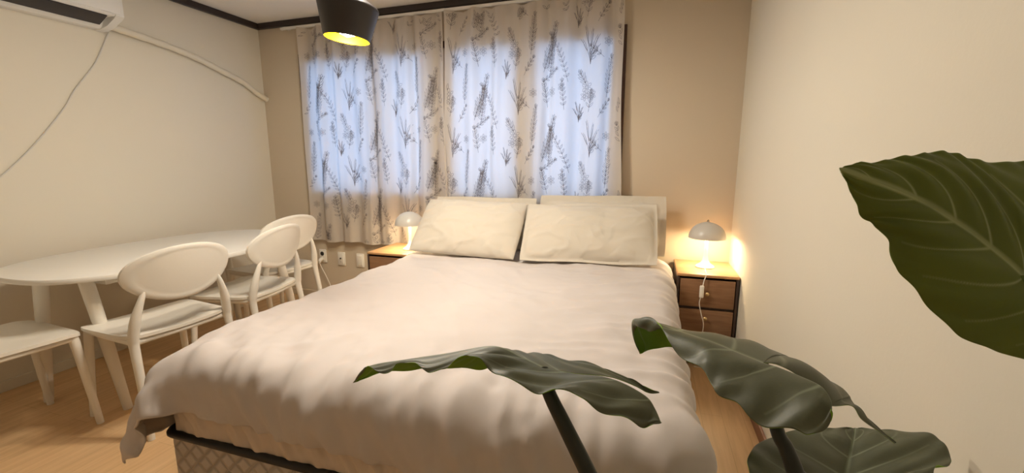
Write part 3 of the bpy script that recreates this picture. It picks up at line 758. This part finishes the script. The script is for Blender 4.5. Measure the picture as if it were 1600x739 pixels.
# ------------------------------------------------------------------ bedside lamps
def make_lamp():
    o = empty('table_lamp', (0, 0, 0))
    MB().lathe([(0, 0), (.055, 0), (.056, .006), (.050, .014), (.030, .026), (.018, .045), (.013, .08), (.0105, .13), (.010, .215), (0, .217)], 40).build('base', M['lampw'], o)
    outer = [(0.107*math.cos(a), .185+.098*math.sin(a)) for a in [R(90*k/16) for k in range(17)]]
    inner = [(0.1035*math.cos(a), .185+.0945*math.sin(a)) for a in [R(90*k/16) for k in range(16, -1, -1)]]
    s = MB(); s.lathe(outer+inner+[outer[0]], 56, mis=[0]*16+[1]*18)
    s.build('lamp_shade', [M['lampw'], M['lampin']], o, ang=60)
    MB().lathe([(0.0, .282), (.008, .283), (.006, .287), (.007, .292), (.004, .297), (0, .299)], 16).build('finial', M['chrome'], o)
    MB().lathe([(0, .200), (.011, .205), (.014, .222), (.020, .238), (.018, .256), (.008, .266), (0, .268)], 24).build('bulb', M['bulb_small'], o)
    light('lamp_light', 'POINT', (0, 0, .195), BED_W, (1.0, .78, .48), 0.035, parent=o)
    return o
l1 = make_lamp(); l1.location = (3.575, -0.215, 0.56); tag(l1, 'lit white dome table lamp on the right bedside table', 'table lamp', 'white dome bedside lamps')
l2 = copy_tree(l1); l2.location = (1.54, -0.27, 0.56); tag(l2, 'lit white dome table lamp on the left bedside table, in front of the curtain', 'table lamp', 'white dome bedside lamps')
lc = empty('lamp_cord', (3.55, -0.415, 0.56)); tag(lc, 'white lamp cord with inline switch hanging down the front of the right bedside table', 'cord')
MB().tube(spline([(0.02, .15, .003), (0.015, .05, .004), (0.012, -.002, .004), (0.008, -.014, -.006), (0.0, -.018, -.03), (-.005, -.022, -.06)], 30), 0.0028, 8).build('upper_cord', M['plastic'], lc)
MB().box((-.009, -.024, -.095), (.024, .016, .075), 0.007, 3).build('inline_switch', M['plastic'], lc)
MB().tube(spline([(-.012, -.022, -.13), (-.016, -.02, -.17), (-.002, -.02, -.23), (.014, -.02, -.29), (.012, -.02, -.36), (.010, -.02, -.45), (.03, -.02, -.552), (-.02, -.03, -.556)], 50), 0.0028, 8).build('lower_cord', M['plastic'], lc)

# ------------------------------------------------------------------ pendant lamp
pc = U(551, 62, 1.78)
pd = tag(empty('pendant_lamp', pc), 'lit black metal pendant lamp with golden inside, hanging above the bed', 'pendant lamp')
sh = MB()
outp = [(.088, 0), (.092, .004), (.119, .116), (.121, .124), (.118, .130), (.060, .165), (.034, .172)]
inp = [(.034, .169), (.058, .162), (.113, .127), (.116, .122), (.086, .004), (.088, 0)]
sh.lathe(outp+inp, 64, mis=[0]*7+[1]*5); so_ = sh.build('lamp_shade', [M['blackmetal'], M['gold']], pd, ang=60)
lh = MB().lathe([(0, .215), (.022, .215), (.036, .19), (.036, .165), (.020, .150), (.018, .13), (0, .13)], 32).build('lamp_holder', M['blackmetal'], pd)
MB().tube([(0, 0, .21), (0, 0, H-pc.z-.02)], .0035, 8).build('hanging_cord', M['blackmetal'], pd)
MB().lathe([(0, 0), (.05, 0), (.05, -.02), (.045, -.025), (0, -.025)], 32).build('ceiling_rose', M['blackmetal'], pd, loc=(0, 0, H-pc.z))
bu = MB().lathe([(0, .125), (.013, .125), (.017, .10), (.034, .07), (.039, .048), (.031, .020), (0, .008)], 28).build('bulb', M['bulb'], pd)
pll = light('pendant_light', 'POINT', (0, 0, -.012), PENDANT_W, WARM, 0.018, parent=pd)
for o_ in (so_, lh, bu, pll):                       # the shade hangs a little askew
    o_.matrix_local = Matrix.Translation((0, 0, .21)) @ Matrix.Rotation(R(6.5), 4, FWD) @ Matrix.Translation((0, 0, -.21)) @ Matrix.Translation(o_.location)
# added fill lamp, unseen above the frame, softly brightens the whole room
cl_ = tag(empty('added_fill_light', (2.1, -1.45, H)), 'added round white fill light on the ceiling, out of view', 'added fill light')
MB().lathe([(0, 0), (.19, 0), (.195, -.02), (.185, -.035), (.17, -.035)], 48).build('housing', M['lampw'], cl_)
MB().lathe([(.17, -.034), (.165, -.055), (.12, -.07), (0, -.075)], 48).build('diffuser', M['fill_lens'], cl_)
light('fill_lamp_light', 'AREA', (0, 0, -.085), FILL_W, (1.0, .91, .77), 0.34, parent=cl_)

# ------------------------------------------------------------------ big leafed plant
plant = tag(empty('elephant_ear_plant', (3.42, -2.56, 0)), 'large elephant ear plant with broad dark green leaves in the foreground', 'potted plant')
PL = Vector((3.42, -2.56, 0))
MB().lathe([(0, 0), (.12, 0), (.125, .01), (.155, .27), (.16, .29), (.15, .29), (.145, .26), (0, .26)], 48).build('pot', M['pot'], plant)
MB().lathe([(0.146, .255), (.1, .265), (0, .27)], 32).build('soil', M['soil'], plant)
def halfleaf(inner, outer, nv_, side_bulge, n=120, m_=36, lat=0.5, nlat=7):
    A = spline([list(U(*p)) for p in inner], n); B = spline([list(U(*p)) for p in outer], n)
    return A, B
def leaf(name, mid, nlobe, nearE, farE, sinN, sinF, jt, bulge, mats, label=None, flip=False, nlat=7, qu=0.006, vw=0.055, camber=0.0):
    """mid: tip->junction ; nearE/farE: tip->lobe end ; sinN/sinF: junction->lobe end.  All (px,py,depth) seen in the photo"""
    n, m_ = 260, 52; jn = int(n*jt)
    V = []; F = []; VE = []
    def quad_half(E, S, sgn):
        Mi = spline([list(U(*p)) for p in mid], jn); Si = spline([list(U(*p)) for p in [mid[-1]]+S], n-jn+1)[1:]
        I = np.concatenate([Mi, Si]); O_ = spline([list(U(*p)) for p in E], n)
        base = len(V)
        for i in range(n):
            a, c = Vector(I[i]), Vector(O_[i]); s = i/(n-1)
            tdir = Vector(I[min(i+2, n-1)]-I[max(i-2, 0)]); nr = (c-a).cross(tdir)
            nr = nr.normalized()*sgn if nr.length > 1e-9 else Vector((0, 0, 1))
            wd = (c-a).length
            for j in range(m_):
                t = j/(m_-1)
                # lateral veins sweep towards the tip on their way out
                ph_ = (s + 0.16*t**1.3*(1 if s > .02 else 0))*nlat
                fr = abs(ph_-round(ph_)); on = (1-t)**.6*max(0, 1-fr/max(.04, vw*(1.25-t)))*(1 if .06 < s+0.16*t < .97 else 0)*(1 if t < .86 else 0)
                midv = max(0, 1-t*wd/0.0045) if i <= jn else max(0, 1-t*wd/0.002)*.4
                ve = max(min(1, on*1.2), min(1, midv*1.6))
                hgt = bulge*math.sin(math.pi*t**.85)*min(1, wd/.08)*math.sin(math.pi*min(1, s*1.02))**.5 if bulge else 0
                q_ = qu*(math.cos(2*math.pi*(ph_-.5))*.5+.5)*math.sin(math.pi*min(1, t*1.0))*min(1, wd/.06)
                rf = 0.0016*math.sin(ph_*9+t*3)*t**3
                V.append(a.lerp(c, t)+nr*(hgt+q_+rf)); VE.append(ve)
        for i in range(n-1):
            for j in range(m_-1):
                q = [base+i*m_+j, base+(i+1)*m_+j, base+(i+1)*m_+j+1, base+i*m_+j+1]
                F.append(q if sgn > 0 else q[::-1])
    quad_half(nearE, sinN, 1); quad_half(farE, sinF, -1)
    if not flip: F[:] = [f[::-1] for f in F]
    me = D.meshes.new(name); me.from_pydata([tuple(Vector(v)-PL) for v in V], [], F)
    for q in mats: me.materials.append(q)
    at = me.attributes.new('vein', 'FLOAT', 'POINT'); at.data.foreach_set('value', VE)
    me.update()
    bm = bmesh.new(); bm.from_mesh(me); bmesh.ops.remove_doubles(bm, verts=bm.verts, dist=2e-5); bm.to_mesh(me); bm.free(); me.shade_smooth()
    o = D.objects.new(name, me); COL.objects.link(o); o.parent = plant
    sm = o.modifiers.new('thick', 'SOLIDIFY'); sm.thickness = 0.0009; sm.offset = 0; sm.material_offset = 1; sm.material_offset_rim = 1
    if label: o['label'] = label
    return o
TU = [M['leaf_top'], M['leaf_under']]
d = 0.62
# middle leaf seen edge-on
leaf('leaf', [(552, 598, .74), (575, 573, .73), (640, 561, .70), (700, 552, .67), (771, 541, .64), (815, 558, .625), (850, 575, .61)], 0,
     [(552, 598, .74), (566, 582, .72), (576, 573, .71), (593, 582, .69), (612, 580, .68), (622, 568, .67), (645, 566, .66), (659, 576, .64), (671, 581, .63), (687, 579, .62), (699, 573, .61), (713, 562, .60), (729, 555, .60), (747, 559, .59), (764, 578, .58), (785, 586, .56), (813, 602, .55), (841, 614, .54), (866, 610, .535), (890, 610, .53), (911, 624, .52), (936, 643, .515), (971, 650, .51), (992, 662, .51), (1006, 668, .51), (1020, 664, .51), (1032, 660, .515)],
     [(552, 598, .74), (593, 583, .76), (650, 577, .76), (700, 574, .75), (745, 577, .74), (775, 570, .73), (800, 549, .72), (827, 552, .71), (848, 552, .71), (880, 561, .70), (925, 568, .69), (955, 581, .68), (985, 592, .67), (1008, 604, .66), (1030, 613, .66)],
     [(897, 584, .60), (943, 589, .58), (978, 601, .56), (1010, 620, .54), (1023, 638, .53), (1032, 658, .515)],
     [(894, 583, .62), (953, 589, .64), (992, 603, .65), (1013, 614, .66), (1030, 614, .66)], 0.58, 0.0, TU, nlat=8, qu=0.003)
# right leaf with the drooping tip
leaf('leaf', [(1000, 553, .80), (989, 525, .79), (990, 499, .78), (1020, 504, .74), (1065, 519, .69), (1110, 534, .65), (1150, 550, .62), (1192, 567, .59)], 0,
     [(1000, 553, .80), (991, 522, .785), (1002, 503, .77), (1016, 518, .73), (1036, 512, .70), (1044, 532, .67), (1062, 556, .64), (1087, 571, .61), (1100, 578, .59), (1112, 602, .57), (1122, 616, .555), (1150, 629, .54), (1172, 652, .52), (1200, 669, .505), (1240, 670, .49), (1263, 679, .48), (1285, 674, .48), (1299, 652, .485), (1298, 640, .49)],
     [(1000, 553, .80), (1022, 545, .82), (1046, 543, .82), (1090, 548, .81), (1130, 545, .79), (1160, 538, .77), (1190, 543, .75), (1230, 559, .73), (1275, 582, .71), (1318, 610, .69), (1345, 645, .66), (1372, 668, .64), (1400, 692, .62)],
     [(1215, 574, .575), (1250, 588, .55), (1283, 604, .52), (1298, 625, .50), (1300, 640, .49)],
     [(1215, 570, .60), (1250, 590, .62), (1290, 632, .63), (1330, 634, .64), (1346, 655, .635), (1375, 676, .63), (1397, 693, .62)], 0.60, 0.010, TU, nlat=6, qu=0.0035)
# low leaf at the bottom edge
leaf('leaf', [(1336, 669, .78), (1333, 690, .75), (1327, 715, .72), (1321, 745, .69), (1316, 790, .65)], 0,
     [(1336, 669, .78), (1310, 668, .77), (1285, 670, .76), (1240, 673, .74), (1205, 684, .72), (1182, 695, .69), (1170, 712, .66), (1170, 740, .63), (1185, 790, .60), (1215, 850, .57), (1250, 872, .56), (1272, 865, .56)],
     [(1336, 669, .78), (1360, 670, .77), (1400, 673, .76), (1450, 677, .74), (1472, 690, .72), (1485, 712, .70), (1483, 727, .68), (1461, 731, .67), (1452, 770, .64), (1420, 840, .60), (1390, 872, .58), (1365, 868, .58)],
     [(1305, 810, .62), (1290, 840, .59), (1272, 865, .56)], [(1330, 812, .62), (1345, 842, .60), (1365, 868, .58)], 0.66, 0.006, TU, nlat=6, qu=0.004)
# upright leaf at the right edge, underside towards the room
leaf('leaf', [(1312, 263, 0.448), (1360, 281, 0.441), (1430, 310, 0.434), (1490, 345, 0.427), (1545, 385, 0.420), (1598, 430, 0.413)], 0,
     [(1312, 263, 0.448), (1320, 280, 0.448), (1333, 308, 0.448), (1346, 338, 0.444), (1366, 352, 0.441), (1388, 378, 0.438), (1395, 412, 0.434), (1420, 441, 0.427), (1455, 484, 0.420), (1500, 525, 0.413), (1550, 546, 0.406), (1600, 562, 0.399), (1650, 575, 0.392), (1700, 574, 0.385), (1728, 550, 0.385)],
     [(1312, 263, 0.448), (1340, 255, 0.455), (1372, 253, 0.455), (1400, 246, 0.462), (1430, 242, 0.462), (1452, 238, 0.469), (1480, 237, 0.469), (1502, 243, 0.469), (1530, 251, 0.469), (1570, 254, 0.469), (1610, 251, 0.469), (1660, 262, 0.462), (1710, 295, 0.462), (1735, 340, 0.440)],
     [(1640, 460, 0.406), (1690, 500, 0.395), (1728, 545, 0.385)], [(1650, 420, 0.420), (1700, 385, 0.441), (1735, 345, 0.455)], 0.62, 0.010, [M['leaf_top'], M['leaf_under2']], flip=True, nlat=8, qu=0.005)
def stem(pts, r0, r1, m_):
    P = spline([tuple(Vector(p)-PL) for p in pts], 40)
    MB().tube(P, [r0+(r1-r0)*k/39 for k in range(40)], 16).build('stem', m_, plant)
root = PL+Vector((0, 0, .26))
stem([U(848, 577, .615), U(857, 612, .595), U(880, 660, .585), U(917, 735, .57), U(962, 830, .56), PL+Vector((-.06, .02, .45)), root+Vector((-.03, .02, 0))], .0085, .014, M['stem'])
stem([U(1192, 569, .60), U(1213, 668, .56), U(1228, 700, .55), U(1243, 739, .54), U(1262, 800, .53), PL+Vector((.03, .02, .5)), root+Vector((.02, .03, 0))], .0075, .013, M['stem'])
stem([U(1317, 788, .655), U(1300, 850, .63), PL+Vector((.08, .02, .5)), root+Vector((.05, .0, 0))], .007, .012, M['stem_green'])
stem([U(1598, 432, .414), U(1625, 520, .40), U(1640, 700, .40), PL+Vector((.10, -.03, .6)), root+Vector((.04, -.03, 0))], .007, .013, M['stem_green'])
